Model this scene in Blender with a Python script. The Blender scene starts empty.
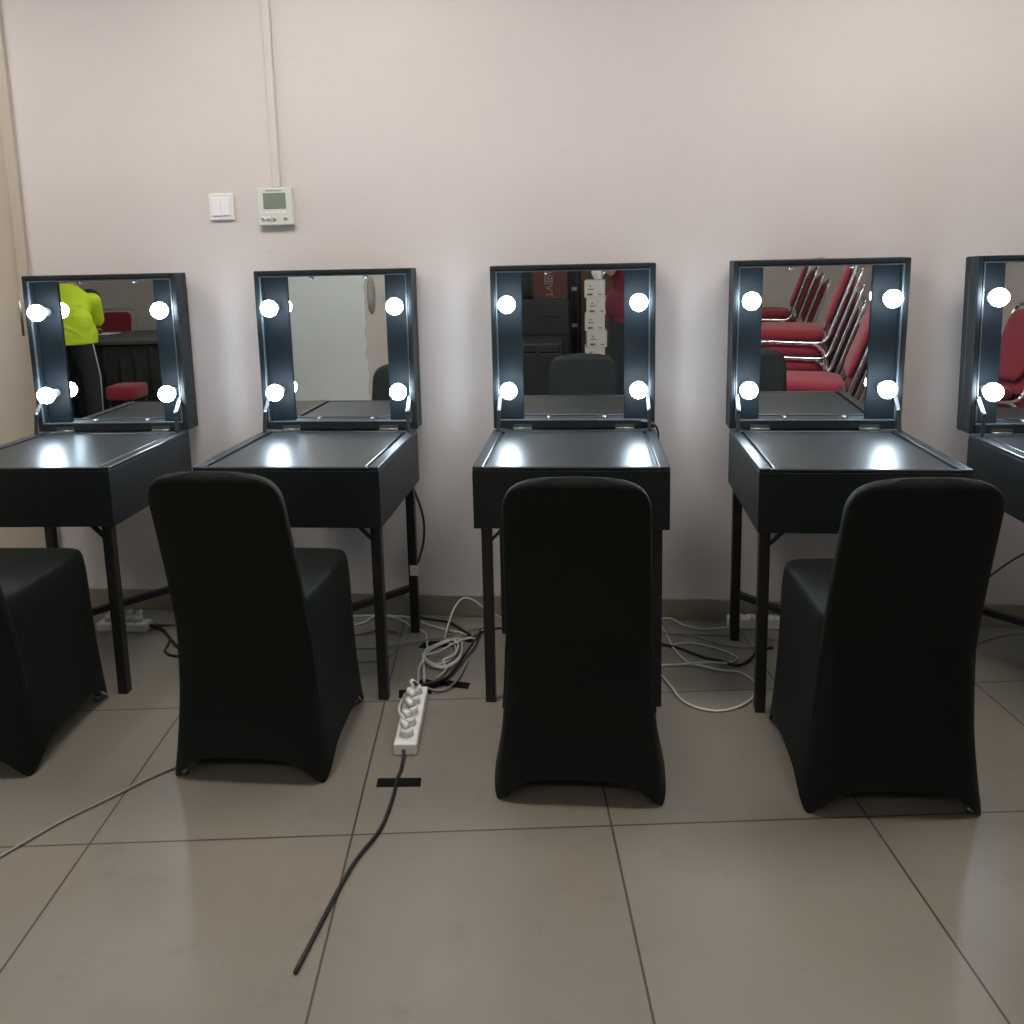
import bpy, bmesh, math, random
from mathutils import Vector, Matrix, noise
random.seed(7)
PI = math.pi
COL = bpy.context.scene.collection

# ------------------------------------------------------------------ materials
def mat(name, col, rough=0.5, metal=0.0, bump=None, var=None, spec=0.5, sheen=0.0, emit=None, coat=0.0):
    """bump=(scale, strength, distance); var=(scale, amount) mottles the colour."""
    m = bpy.data.materials.new(name); m.use_nodes = True
    nt = m.node_tree; b = nt.nodes['Principled BSDF']
    b.inputs['Base Color'].default_value = (*col, 1)
    b.inputs['Roughness'].default_value = rough
    b.inputs['Metallic'].default_value = metal
    b.inputs['Specular IOR Level'].default_value = spec
    if sheen: b.inputs['Sheen Weight'].default_value = sheen
    if coat: b.inputs['Coat Weight'].default_value = coat
    if emit:
        b.inputs['Emission Color'].default_value = (*emit[0], 1)
        b.inputs['Emission Strength'].default_value = emit[1]
    tc = nt.nodes.new('ShaderNodeTexCoord')
    if bump:
        n = nt.nodes.new('ShaderNodeTexNoise'); n.inputs['Scale'].default_value = bump[0]; n.inputs['Detail'].default_value = 4
        nt.links.new(tc.outputs['Object'], n.inputs['Vector'])
        bp = nt.nodes.new('ShaderNodeBump'); bp.inputs['Strength'].default_value = bump[1]; bp.inputs['Distance'].default_value = bump[2]
        nt.links.new(n.outputs['Fac'], bp.inputs['Height']); nt.links.new(bp.outputs['Normal'], b.inputs['Normal'])
    if var:
        n = nt.nodes.new('ShaderNodeTexNoise'); n.inputs['Scale'].default_value = var[0]; n.inputs['Detail'].default_value = 5
        nt.links.new(tc.outputs['Object'], n.inputs['Vector'])
        r = nt.nodes.new('ShaderNodeValToRGB')
        r.color_ramp.elements[0].position = .3; r.color_ramp.elements[1].position = .7
        a = var[1]
        r.color_ramp.elements[0].color = (*[c * (1 - a) for c in col], 1)
        r.color_ramp.elements[1].color = (*[min(1, c * (1 + a)) for c in col], 1)
        nt.links.new(n.outputs['Fac'], r.inputs['Fac']); nt.links.new(r.outputs['Color'], b.inputs['Base Color'])
    return m

def wall_mat(name, col, marks=True, white_edge=None):
    m = mat(name, col, .75, bump=(26, .12, .004))
    nt = m.node_tree; b = nt.nodes['Principled BSDF']
    geo = nt.nodes.new('ShaderNodeNewGeometry')
    n = nt.nodes.new('ShaderNodeTexNoise'); n.inputs['Scale'].default_value = 1.3; n.inputs['Detail'].default_value = 6
    nt.links.new(geo.outputs['Position'], n.inputs['Vector'])
    r = nt.nodes.new('ShaderNodeValToRGB')
    r.color_ramp.elements[0].position = .35; r.color_ramp.elements[1].position = .68
    r.color_ramp.elements[0].color = (*[c * .965 for c in col], 1)
    r.color_ramp.elements[1].color = (col[0] * 1.02, col[1] * 1.01, col[2] * 1.01, 1)
    nt.links.new(n.outputs['Fac'], r.inputs['Fac'])
    out = r.outputs['Color']
    if marks:      # faint grey scuffs of real dirt
        mp = nt.nodes.new('ShaderNodeMapping'); mp.inputs['Scale'].default_value = (3.2, 3.2, 9)
        mp.inputs['Rotation'].default_value = (0, .5, 0)
        nt.links.new(geo.outputs['Position'], mp.inputs['Vector'])
        n2 = nt.nodes.new('ShaderNodeTexNoise'); n2.inputs['Scale'].default_value = 2.2; n2.inputs['Detail'].default_value = 9; n2.inputs['Roughness'].default_value = .7
        nt.links.new(mp.outputs[0], n2.inputs['Vector'])
        r2 = nt.nodes.new('ShaderNodeValToRGB')
        r2.color_ramp.elements[0].position = .62; r2.color_ramp.elements[0].color = (0, 0, 0, 1)
        r2.color_ramp.elements[1].position = .73; r2.color_ramp.elements[1].color = (.30, .30, .30, 1)
        nt.links.new(n2.outputs['Fac'], r2.inputs['Fac'])
        mx = nt.nodes.new('ShaderNodeMix'); mx.data_type = 'RGBA'
        nt.links.new(r2.outputs['Color'], mx.inputs['Factor'])
        nt.links.new(out, mx.inputs['A']); mx.inputs['B'].default_value = (*[c * .6 for c in col], 1)
        out = mx.outputs['Result']
    nt.links.new(out, b.inputs['Base Color'])
    return m

def floor_mat():
    m = mat('floor_tile', (.36, .32, .265), .38, bump=(9, .05, .003))
    nt = m.node_tree; b = nt.nodes['Principled BSDF']
    geo = nt.nodes.new('ShaderNodeNewGeometry')
    def M(op, a, bb=None, c=None):
        n = nt.nodes.new('ShaderNodeMath'); n.operation = op
        for i, v in enumerate((a, bb, c)):
            if v is None: continue
            if isinstance(v, (int, float)): n.inputs[i].default_value = v
            else: nt.links.new(v, n.inputs[i])
        return n.outputs[0]
    sp = nt.nodes.new('ShaderNodeSeparateXYZ'); nt.links.new(geo.outputs['Position'], sp.inputs[0])
    k, T = .122, .652
    u = M('DIVIDE', M('ADD', M('ADD', sp.outputs[0], M('MULTIPLY', sp.outputs[1], k)), .768 + 40 * T), T)
    v = M('DIVIDE', M('ADD', M('ADD', sp.outputs[1], M('MULTIPLY', sp.outputs[0], -k)), .607 + 40 * T), T)
    def line(c):
        f = M('FRACT', c); d = M('MINIMUM', f, M('SUBTRACT', 1, f)); return M('LESS_THAN', d, .0042)
    g = M('MAXIMUM', line(u), line(v))
    cx = nt.nodes.new('ShaderNodeCombineXYZ'); nt.links.new(M('FLOOR', u), cx.inputs[0]); nt.links.new(M('FLOOR', v), cx.inputs[1])
    wn = nt.nodes.new('ShaderNodeTexWhiteNoise'); nt.links.new(cx.outputs[0], wn.inputs['Vector'])
    n1 = nt.nodes.new('ShaderNodeTexNoise'); n1.inputs['Scale'].default_value = 3; n1.inputs['Detail'].default_value = 7
    nt.links.new(geo.outputs['Position'], n1.inputs['Vector'])
    tone = M('ADD', M('MULTIPLY', n1.outputs['Fac'], .3), M('ADD', .83, M('MULTIPLY', wn.outputs['Value'], .06)))
    mixc = nt.nodes.new('ShaderNodeMix'); mixc.data_type = 'RGBA'; mixc.blend_type = 'MULTIPLY'; mixc.inputs['Factor'].default_value = 1
    mixc.inputs['A'].default_value = (.205, .185, .150, 1)
    cc = nt.nodes.new('ShaderNodeCombineColor')
    for i in range(3): nt.links.new(tone, cc.inputs[i])
    nt.links.new(cc.outputs[0], mixc.inputs['B'])
    # scuff marks and dirt
    n2 = nt.nodes.new('ShaderNodeTexNoise'); n2.inputs['Scale'].default_value = 9; n2.inputs['Detail'].default_value = 10; n2.inputs['Roughness'].default_value = .7
    nt.links.new(geo.outputs['Position'], n2.inputs['Vector'])
    r2 = nt.nodes.new('ShaderNodeValToRGB')
    r2.color_ramp.elements[0].position = .57; r2.color_ramp.elements[0].color = (0, 0, 0, 1)
    r2.color_ramp.elements[1].position = .78; r2.color_ramp.elements[1].color = (.55, .55, .55, 1)
    nt.links.new(n2.outputs['Fac'], r2.inputs['Fac'])
    m1 = nt.nodes.new('ShaderNodeMix'); m1.data_type = 'RGBA'
    nt.links.new(r2.outputs['Color'], m1.inputs['Factor']); nt.links.new(mixc.outputs['Result'], m1.inputs['A']); m1.inputs['B'].default_value = (.12, .10, .08, 1)
    m2 = nt.nodes.new('ShaderNodeMix'); m2.data_type = 'RGBA'
    nt.links.new(g, m2.inputs['Factor']); nt.links.new(m1.outputs['Result'], m2.inputs['A']); m2.inputs['B'].default_value = (.05, .045, .04, 1)
    nt.links.new(m2.outputs['Result'], b.inputs['Base Color'])
    return m

WALLC = (.60, .565, .545)
M = {
 'wall': wall_mat('wall_paint', WALLC),
 'wall_plain': wall_mat('wall_paint_plain', (.62, .59, .55)),
 'ceiling': mat('ceiling_paint', (.55, .54, .52), .8, bump=(30, .1, .003)),
 'floor': floor_mat(),
 'skirt': mat('skirting_tile', (.25, .225, .175), .4, var=(6, .12)),
 'door': mat('door_laminate', (.46, .41, .33), .45, bump=(3, .03, .002), var=(2.5, .04)),
 'dark_gap': mat('dark_gap', (.03, .025, .02), .9),
 'leather': mat('black_leatherette', (.007, .010, .011), .45, spec=.35, bump=(300, .35, .0008)),
 'leather_top': mat('black_leatherette_top', (.011, .014, .016), .33, bump=(90, .3, .0014)),
 'trim': mat('grey_edge_trim', (.05, .06, .068), .4),
 'panel': mat('black_light_panel', (.004, .007, .009), .6, spec=.16),
 'mirror': mat('mirror_glass', (.92, .94, .93), .0, 1.0),
 'bulb': mat('lit_bulb', (1, 1, 1), .3, emit=((.70, .85, 1.0), 85)),
 'socket': mat('white_socket', (.75, .75, .75), .4),
 'steel': mat('brushed_steel', (.34, .36, .37), .42, 1.0),
 'stay': mat('stay_metal', (.10, .11, .12), .5, 1.0),
 'brass': mat('dull_brass', (.11, .11, .09), .5, 1.0),
 'black_metal': mat('black_metal', (.012, .013, .013), .4, 0, bump=(60, .1, .001)),
 'spandex': mat('black_spandex', (.0018, .0045, .0026), .62, spec=.25, sheen=.015, bump=(500, .2, .0004)),
 'chrome': mat('chrome', (.80, .81, .83), .12, 1.0),
 'red': mat('red_fabric', (.20, .008, .020), .85, bump=(220, .3, .001), sheen=.15),
 'darkred': mat('maroon_fabric', (.17, .012, .022), .85, bump=(220, .3, .001)),
 'neon': mat('neon_yellow_fabric', (.60, .82, .03), .8, bump=(14, .5, .02)),
 'maroon': mat('maroon_cotton', (.11, .013, .026), .85, bump=(14, .4, .015)),
 'pants': mat('dark_navy_cotton', (.012, .018, .025), .85, bump=(16, .4, .015)),
 'stripe': mat('pale_stripe', (.45, .45, .42), .8),
 'skin': mat('skin', (.42, .23, .14), .55, var=(20, .06)),
 'hair': mat('black_hair', (.012, .009, .008), .6, bump=(120, .6, .003)),
 'eye': mat('eye', (.02, .015, .01), .15),
 'lips': mat('lips', (.35, .13, .10), .5),
 'shoe': mat('black_shoe', (.015, .015, .016), .45),
 'white_plastic': mat('white_plastic', (.74, .74, .70), .35),
 'conduit': mat('painted_conduit', (.56, .535, .515), .5),
 'grey_plastic': mat('grey_plastic', (.60, .62, .58), .4),
 'switch': mat('switch_rocker', (.78, .78, .82), .3),
 'lcd': mat('lcd_screen', (.19, .23, .17), .25),
 'dark_print': mat('dark_print', (.12, .12, .12), .6),
 'pale_print': mat('pale_print', (.85, .86, .83), .6),
 'white_cable': mat('white_cable', (.56, .56, .50), .5),
 'grey_cable': mat('grey_cable', (.22, .23, .21), .5),
 'black_cable': mat('black_cable', (.012, .012, .012), .5),
 'tape': mat('black_tape', (.006, .007, .007), .85, spec=.1, bump=(60, .4, .002)),
 'hole': mat('socket_hole', (.03, .03, .03), .6),
 'cloth': mat('charcoal_cloth', (.055, .062, .06), .8, bump=(90, .3, .001)),
 'cloth_dark': mat('black_cloth', (.010, .013, .012), .85, bump=(12, .5, .02)),
 'paper': mat('paper', (.82, .82, .80), .7),
 'case': mat('black_case', (.014, .019, .018), .45, bump=(150, .3, .001)),
 'redbox': mat('dark_red_card', (.085, .026, .022), .6),
 'print_pink': mat('pale_pink_print', (.28, .19, .18), .6),
 'carton': mat('white_carton', (.66, .67, .62), .75, var=(5, .04)),
 'wood': mat('brown_board', (.13, .085, .045), .6, var=(7, .25)),
 'phone': mat('phone_black', (.01, .01, .012), .15),
 'fixture': mat('lamp_housing', (.8, .8, .78), .4),
}
LAMP = mat('lamp_diffuser', (1, 1, 1), .5, emit=((1.0, .92, .87), 14.8))
LAMP2 = mat('lamp_diffuser_dim', (1, 1, 1), .5, emit=((1.0, .93, .87), 7))
BULB_MATS = M['bulb']
PLASTER = wall_mat('white_plaster', (.74, .82, .82))

# ------------------------------------------------------------------ helpers
class MB:
    def __init__(s): s.bm = bmesh.new(); s.mi = 0
    def _tag(s, n0):
        s.bm.faces.ensure_lookup_table()
        for f in s.bm.faces[n0:]: f.material_index = s.mi
    def box(s, x0, x1, y0, y1, z0, z1, mtx=None):
        n0 = len(s.bm.faces)
        vs = [s.bm.verts.new(Vector(p)) for p in ((x0,y0,z0),(x1,y0,z0),(x1,y1,z0),(x0,y1,z0),(x0,y0,z1),(x1,y0,z1),(x1,y1,z1),(x0,y1,z1))]
        if mtx:
            for v in vs: v.co = mtx @ v.co
        for q in ((0,3,2,1),(4,5,6,7),(0,1,5,4),(1,2,6,5),(2,3,7,6),(3,0,4,7)): s.bm.faces.new([vs[i] for i in q])
        s._tag(n0); return s
    def bar(s, a, b, w, t, up=Vector((0,0,1))):
        a, b = Vector(a), Vector(b); d = b - a; L = d.length; d.normalize()
        x = d.cross(Vector(up))
        if x.length < 1e-4: x = d.cross(Vector((0,1,0)))
        x.normalize(); y = x.cross(d)
        m = Matrix((( x.x,d.x,y.x,a.x),(x.y,d.y,y.y,a.y),(x.z,d.z,y.z,a.z),(0,0,0,1)))
        return s.box(-w/2, w/2, 0, L, -t/2, t/2, m)
    def loft(s, rings, cap=True):
        n0 = len(s.bm.faces); R = [[s.bm.verts.new(Vector(p)) for p in r] for r in rings]; n = len(R[0])
        for a, b in zip(R, R[1:]):
            for i in range(n): s.bm.faces.new((a[i], a[(i+1)%n], b[(i+1)%n], b[i]))
        if cap: s.bm.faces.new(R[0][::-1]); s.bm.faces.new(R[-1])
        for f in s.bm.faces[n0:]: f.smooth = True
        s._tag(n0); return s
    def tube(s, pts, r, n=8, close=False):
        pts = [Vector(p) for p in pts]; rings = []; prev = None
        for i, p in enumerate(pts):
            t = (pts[min(i+1, len(pts)-1)] - pts[max(i-1, 0)])
            t = t.normalized() if t.length > 1e-9 else Vector((0,0,1))
            if prev is None:
                u = t.orthogonal().normalized()
            else:
                u = prev - t * prev.dot(t); u = u.normalized() if u.length > 1e-6 else t.orthogonal().normalized()
            prev = u; w = t.cross(u); rr = r(i/(len(pts)-1)) if callable(r) else r
            rings.append([p + rr*(math.cos(a)*u + math.sin(a)*w) for a in [2*PI*k/n for k in range(n)]])
        return s.loft(rings)
    def cyl(s, a, b, r, n=20): return s.tube([a, b], r, n)
    def ball(s, c, r, sc=(1,1,1), n=20, m=12):
        n0 = len(s.bm.faces); c = Vector(c)
        rings = []
        for j in range(1, m):
            ph = PI*j/m
            rings.append([s.bm.verts.new(c + Vector((r*sc[0]*math.sin(ph)*math.cos(2*PI*k/n), r*sc[1]*math.sin(ph)*math.sin(2*PI*k/n), -r*sc[2]*math.cos(ph)))) for k in range(n)])
        for a, b in zip(rings, rings[1:]):
            for i in range(n): s.bm.faces.new((a[i], a[(i+1)%n], b[(i+1)%n], b[i]))
        lo = s.bm.verts.new(c - Vector((0,0,r*sc[2]))); hi = s.bm.verts.new(c + Vector((0,0,r*sc[2])))
        for i in range(n):
            s.bm.faces.new((lo, rings[0][(i+1)%n], rings[0][i])); s.bm.faces.new((hi, rings[-1][i], rings[-1][(i+1)%n]))
        s.bm.faces.ensure_lookup_table()
        for f in s.bm.faces[n0:]: f.smooth = True
        s._tag(n0); return s
    def capsule(s, p0, r0, p1, r1, n=14):
        p0, p1 = Vector(p0), Vector(p1); d = p1 - p0; L = d.length; d = d.normalized() if L > 1e-6 else Vector((0,0,1))
        pts = []
        for k in range(4, 0, -1): a = PI/2*k/4.3; pts.append((p0 - d*r0*math.sin(a), r0*math.cos(a)))
        pts.append((p0, r0)); pts.append((p1, r1))
        for k in range(1, 5): a = PI/2*k/4.3; pts.append((p1 + d*r1*math.sin(a), r1*math.cos(a)))
        u = d.orthogonal().normalized(); w = d.cross(u)
        return s.loft([[c + r*(math.cos(t)*u + math.sin(t)*w) for t in [2*PI*k/n for k in range(n)]] for c, r in pts])
    def build(s, name, m, parent=None, bevel=0, seg=2, loc=None, rot=None, remesh=0, subsurf=0, smooth_it=0):
        bmesh.ops.recalc_face_normals(s.bm, faces=s.bm.faces)
        me = bpy.data.meshes.new(name); s.bm.to_mesh(me); s.bm.free()
        for mm in (m if isinstance(m, (list, tuple)) else [m]): me.materials.append(mm)
        o = bpy.data.objects.new(name, me); COL.objects.link(o)
        if parent is not None: o.parent = parent
        if loc: o.location = loc
        if rot: o.rotation_euler = rot
        if bevel:
            b = o.modifiers.new('bevel', 'BEVEL'); b.width = bevel; b.segments = seg; b.limit_method = 'ANGLE'
        if remesh:
            r = o.modifiers.new('remesh', 'REMESH'); r.mode = 'VOXEL'; r.voxel_size = remesh; r.use_smooth_shade = True
            if smooth_it:
                k = o.modifiers.new('smooth', 'SMOOTH'); k.iterations = smooth_it; k.factor = .5
        if subsurf:
            k = o.modifiers.new('sub', 'SUBSURF'); k.levels = subsurf; k.render_levels = subsurf
        return o

def spline(P, n=8):
    P = [Vector(p) for p in P]; P = [2*P[0]-P[1]] + P + [2*P[-1]-P[-2]]; out = []
    for i in range(1, len(P)-2):
        a, b, c, d = P[i-1:i+3]
        for k in range(n):
            t = k/n; out.append(.5*((2*b) + (c-a)*t + (2*a-5*b+4*c-d)*t*t + (3*b-3*c+d-a)*t**3))
    return out + [P[-2]]

def tag(o, label, cat, group=None):
    o['label'] = label; o['category'] = cat
    if group: o['group'] = group
    return o
def thing(name, label, cat, loc=(0,0,0), rz=0, group=None):
    o = bpy.data.objects.new(name, None); COL.objects.link(o); o.location = loc; o.rotation_euler = (0,0,rz)
    o.empty_display_size = .1
    return tag(o, label, cat, group)
def struct(o): o['kind'] = 'structure'; return o
def dup(root, loc, rz, label, group=None):
    def cp(o, parent):
        c = o.copy(); COL.objects.link(c)
        if parent is not None: c.parent = parent
        for ch in o.children: cp(ch, c)
        return c
    r = cp(root, None); r.location = loc; r.rotation_euler = (0,0,rz); r['label'] = label
    if group: r['group'] = group
    return r

# ------------------------------------------------------------------ the room
XL, XR, YB, ZC = -5.6, 3.7, -6.95, 2.9
DX0, DX1, DH = -3.19, -2.276, 2.42      # door opening in the far wall
struct(MB().box(XL, XR, YB, 0, -.1, 0).build('floor', M['floor']))
struct(MB().box(XL, XR, YB, 0, ZC, ZC+.1).build('ceiling', M['ceiling']))
w = MB(); w.box(DX1, XR, 0, .15, 0, ZC); w.box(XL, DX0, 0, .15, 0, ZC); w.box(DX0, DX1, 0, .15, DH, ZC)
struct(w.build('wall_front', M['wall']))
struct(MB().box(XL, XR, YB-.15, YB, 0, ZC).build('wall_back', M['wall_plain']))
struct(MB().box(XL-.15, XL, YB-.15, .15, 0, ZC).build('wall_left', M['wall_plain']))
struct(MB().box(XR, XR+.15, YB-.15, .15, 0, ZC).build('wall_right', M['wall_plain']))
# white plastered stretch of the back wall with a ragged edge
PY = -5.5
struct(MB().box(-3.5, -1.6, YB, PY, 0, ZC).build('wall_pillar', M['wall_plain']))
pl = MB(); pts = []
N = 70
for i in range(N+1):
    z = ZC*i/N
    e = -2.285 + .03*noise.noise(Vector((3.1, z*9, 0))) + .014*noise.noise(Vector((8, z*31, 0)))
    pts.append((e, z))
for (xa, za), (xb, zb) in zip(pts, pts[1:]):
    vs = [pl.bm.verts.new(p) for p in ((-3.5, PY, za), (-3.5, PY+.02, za), (xa, PY+.02, za), (xa, PY, za), (-3.5, PY, zb), (-3.5, PY+.02, zb), (xb, PY+.02, zb), (xb, PY, zb))]
    for q in ((1,2,6,5), (2,3,7,6), (0,1,5,4)): pl.bm.faces.new([vs[i] for i in q])
bmesh.ops.remove_doubles(pl.bm, verts=pl.bm.verts, dist=1e-5)
struct(pl.build('trim_1', PLASTER))
# grey patch where the plaster has come away
pm = MB(); ring = []
for k in range(28):
    a = 2*PI*k/28; rr = 1 + .12*noise.noise(Vector((math.cos(a)*2, math.sin(a)*2, 5)))
    ring.append(Vector((-2.215 + .045*rr*math.cos(a), 0, 1.10 + .20*rr*math.sin(a))))
pm.loft([[p + Vector((0, PY+.0005, 0)) for p in ring], [p + Vector((0, PY+.006, 0)) for p in ring]])
struct(pm.build('trim_2', mat('bare_render', (.33, .33, .30), .85, var=(9, .1))))
# baseboards
b = MB(); b.box(DX1+.045, XR, -.012, 0, 0, .088); struct(b.build('baseboard_front', M['skirt'], bevel=.003))
b = MB(); b.box(XL, DX0-.07, -.012, 0, 0, .088); struct(b.build('baseboard_front_left', M['skirt'], bevel=.003))
b = MB(); b.box(XL, XR, YB, YB+.012, 0, .088); struct(b.build('baseboard_back', M['skirt']))
b = MB(); b.box(XL, XL+.012, YB, 0, 0, .088); struct(b.build('baseboard_left', M['skirt']))
b = MB(); b.box(XR-.012, XR, YB, 0, 0, .088); struct(b.build('baseboard_right', M['skirt']))
# door with frame and hinges
d = MB().box(DX0+.012, DX1-.012, .004, .045, .006, DH-.012).build('door_1', M['door'], bevel=.002)
struct(d)
fr = MB(); fr.box(DX1-.002, DX1+.043, -.016, .06, 0, DH+.07); fr.box(DX0-.068, DX0+.006, -.016, .06, 0, DH+.07); fr.box(DX0+.006, DX1-.006, -.016, .06, DH-.006, DH+.07)
fo = fr.build('door_frame', M['door'], d, bevel=.003)
for hz in (.35, 1.23, 2.10):
    h = MB(); h.cyl((DX1-.006, -.013, hz-.075), (DX1-.006, -.013, hz+.075), .0065, 12)
    h.box(DX1-.016, DX1-.008, -.003, .005, hz-.07, hz+.07)
    h.build('hinge', M['steel'], d)
hd = MB(); hd.cyl((DX0+.09, .01, 1.08), (DX0+.09, -.05, 1.08), .011); hd.cyl((DX0+.09, -.05, 1.08), (DX0+.21, -.05, 1.08), .009); hd.box(DX0+.065, DX0+.115, -.004, .006, .98, 1.16)
hd.build('handle', M['steel'], d)

# ceiling lights
LP = [(x, y) for y in (-1.10, -4.4) for x in (-2.9, -.9, 1.2)]
for i, (x, y) in enumerate(LP):
    t = thing('ceiling_light', 'recessed square ceiling light above the room', 'light', (x, y, ZC), 0, 'ceiling lights of the room')
    f = MB(); 
    for q in ((-.62,.62,-.32,-.29),(-.62,.62,.29,.32),(-.62,-.59,-.29,.29),(.59,.62,-.29,.29)): f.box(*q, -.05, -.001)
    f.build('housing', M['fixture'], t)
    MB().box(-.59, .59, -.29, .29, -.03, -.02).build('diffuser', LAMP if y > -2 else LAMP2, t)

# ------------------------------------------------------------------ vanities
W, D, H, B, L, T = .60, .598, .7856, .197, .605, .094
MD = .052        # mirror behind the rim of the lid
HW = W/2
def make_vanity(name, label, tilt, leg_in, latch=False):
    t = thing(name, label, 'vanity table', (0,0,0), 0, 'lit makeup vanities along the wall')
    # body: open-topped case, rim round the top
    b = MB()
    b.box(-HW, HW, -D, 0, H-B, H-.012)
    b.build('body', M['leather'], t, bevel=.002, seg=2)
    r = MB(); r.box(-HW+.0005, -HW+.034, -D+.0005, -.001, H-.012, H); r.box(HW-.034, HW-.0005, -D+.0005, -.001, H-.012, H)
    r.box(-HW+.034, HW-.034, -D+.0005, -D+.012, H-.012, H-.001); r.box(-HW+.034, HW-.034, -.030, -.001, H-.012, H-.002)
    r.build('top_rim', M['leather_top'], t, bevel=.003, seg=2)
    e = MB(); e.box(-HW+.046, HW-.046, -D+.019, -.036, H-.012, H-.003); e.build('table_top', M['leather_top'], t, bevel=.003)
    # lid
    lt = bpy.data.objects.new('lid', None)
    lid = MB()
    fr_t = .020
    def lb(x0, x1, y0, y1, z0, z1, mb=lid): mb.box(x0, x1, y0, y1, z0, z1)
    lb(-HW, HW, MD+.006, T, 0, L)                      # back board
    lb(-HW, -HW+fr_t, 0, MD+.006, 0, L); lb(HW-fr_t, HW, 0, MD+.006, 0, L)
    lb(-HW+fr_t, HW-fr_t, 0, MD+.006, 0, fr_t+.010); lb(-HW+fr_t, HW-fr_t, 0, MD+.006, L-fr_t, L)
    lid_o = lid.build('lid', M['leather'], t, bevel=.005, seg=3, loc=(0, 0, H+.001), rot=(-tilt, 0, 0))
    ed = MB(); x = HW-fr_t; zb, zt = fr_t+.010, L-fr_t; q = .004
    ed.box(-x, -x+q, -.0015, .008, zb, zt); ed.box(x-q, x, -.0015, .008, zb, zt); ed.box(-x+q, x-q, -.0015, .008, zb, zb+q); ed.box(-x+q, x-q, -.0015, .008, zt-q, zt)
    ed.build('inner_trim', M['trim'], lid_o)
    PW = .092
    MB().box(-x+PW-.004, x-PW+.004, MD, MD+.005, zb, zt).build('mirror', M['mirror'], lid_o)
    for s in (-1, 1):
        a, c = sorted((s*x, s*(x-PW)))
        MB().box(a, c, MD-.007, MD+.005, zb, zt).build('light_panel', M['panel'], lid_o, bevel=.0015)
        for hz in (.466, .148):
            bx = s*(x-.042)
            bu = MB(); bu.ball((bx, MD-.077, hz), .031, n=24, m=16); 
            bo = bu.build('light_bulb', BULB_MATS, lid_o)
            so = MB(); so.tube([(bx, MD-.007, hz), (bx, MD-.035, hz), (bx, MD-.060, hz)], lambda k: .016+.006*k, 16); so.build('bulb_socket', M['socket'], lid_o)
    for cx in (-.095, .115):
        for cz in (zb+.004, zt-.010):
            c = MB(); c.cyl((cx, MD, cz), (cx, MD-.010, cz), .0055, 12); c.box(cx-.009, cx+.009, MD-.004, MD-.0005, cz-.005, cz+.005); c.build('mirror_clip', M['steel'], lid_o)
    if latch:
        lc = MB(); lc.box(-.018, .018, .004, .02, L, L+.004); lc.box(-.008, .008, .002, .010, L+.002, L+.007); lc.build('latch', M['steel'], lid_o)
    for cx in (-.19, .19):
        hg = MB(); hg.box(cx-.035, cx+.035, -.0025, .0, H+.002, H+.018); hg.box(cx-.035, cx+.035, -.018, 0, H-.003, H+.0015); hg.cyl((cx-.035, -.002, H+.003), (cx+.035, -.002, H+.003), .0035, 10)
        hg.build('hinge', M['brass'], t)
    # folding lid stays
    for s in (-1, 1):
        a = MB(); X = s*(HW-.026)
        a.bar((X, .004, H+.125), (X, -.045, H+.075), .004, .013, up=(1,0,0)); a.bar((X, -.043, H+.079), (X+s*.004, -.052, H-.002), .004, .013, up=(1,0,0))
        a.cyl((X-.005, -.044, H+.077), (X+.005, -.044, H+.077), .008, 12); a.cyl((X-.004, .004, H+.124), (X+.004, .004, H+.124), .007, 12)
        a.build('lid_stay', M['stay'], t)
    # legs and cross brace
    hb = H-B; w = .016
    LX = HW-leg_in-w
    for sx in (-1, 1):
        for yy in (-D+.035, -.055):
            g = MB(); g.box(sx*LX-w, sx*LX+w, yy-w, yy+w, 0, hb+.001)
            g.bm.faces.ensure_lookup_table()
            s2 = 1 if yy < -.3 else -1
            # small gusset at the top
            g.bar((sx*LX-sx*w, yy, hb-.045), (sx*LX-sx*.060, yy, hb), .02, .008)
            g.build('leg', M['black_metal'], t, bevel=.002)
    c = MB()
    for sx in (-1, 1): c.bar((sx*LX-sx*.01, -.06, .178), (sx*.012, -.335, .178), .022, .022)
    c.box(-.03, .03, -.36, -.315, .166, .190); c.build('leg_brace', M['black_metal'], t)
    return t

V = [(-1.8689, .1322, .0502, -.0067), (-.969, .108, .0076, -.003), (-.0782, .0964, .0063, -.0161), (.7879, .1155, -.01, -.0278), (1.5810, .1966, .0263, .0202)]
VL = ['black fold-up makeup vanity nearest the door, its mirror showing a neon yellow shirt',
      'black fold-up makeup vanity whose mirror shows a plain white wall, below the wall thermostat',
      'middle black fold-up makeup vanity, its mirror showing white cartons and a dark red box',
      'black fold-up makeup vanity whose mirror shows the side of stacked red chairs',
      'rightmost black fold-up makeup vanity, cut off by the right edge of the photo']
for i, ((x, yb, rz, ti), lab) in enumerate(zip(V, VL)):
    v = make_vanity('makeup_vanity', lab, ti, (.022, .010, .020, .010, .010)[i], i == 3)
    v.location = (x, -yb, 0); v.rotation_euler = (0, 0, rz)

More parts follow.
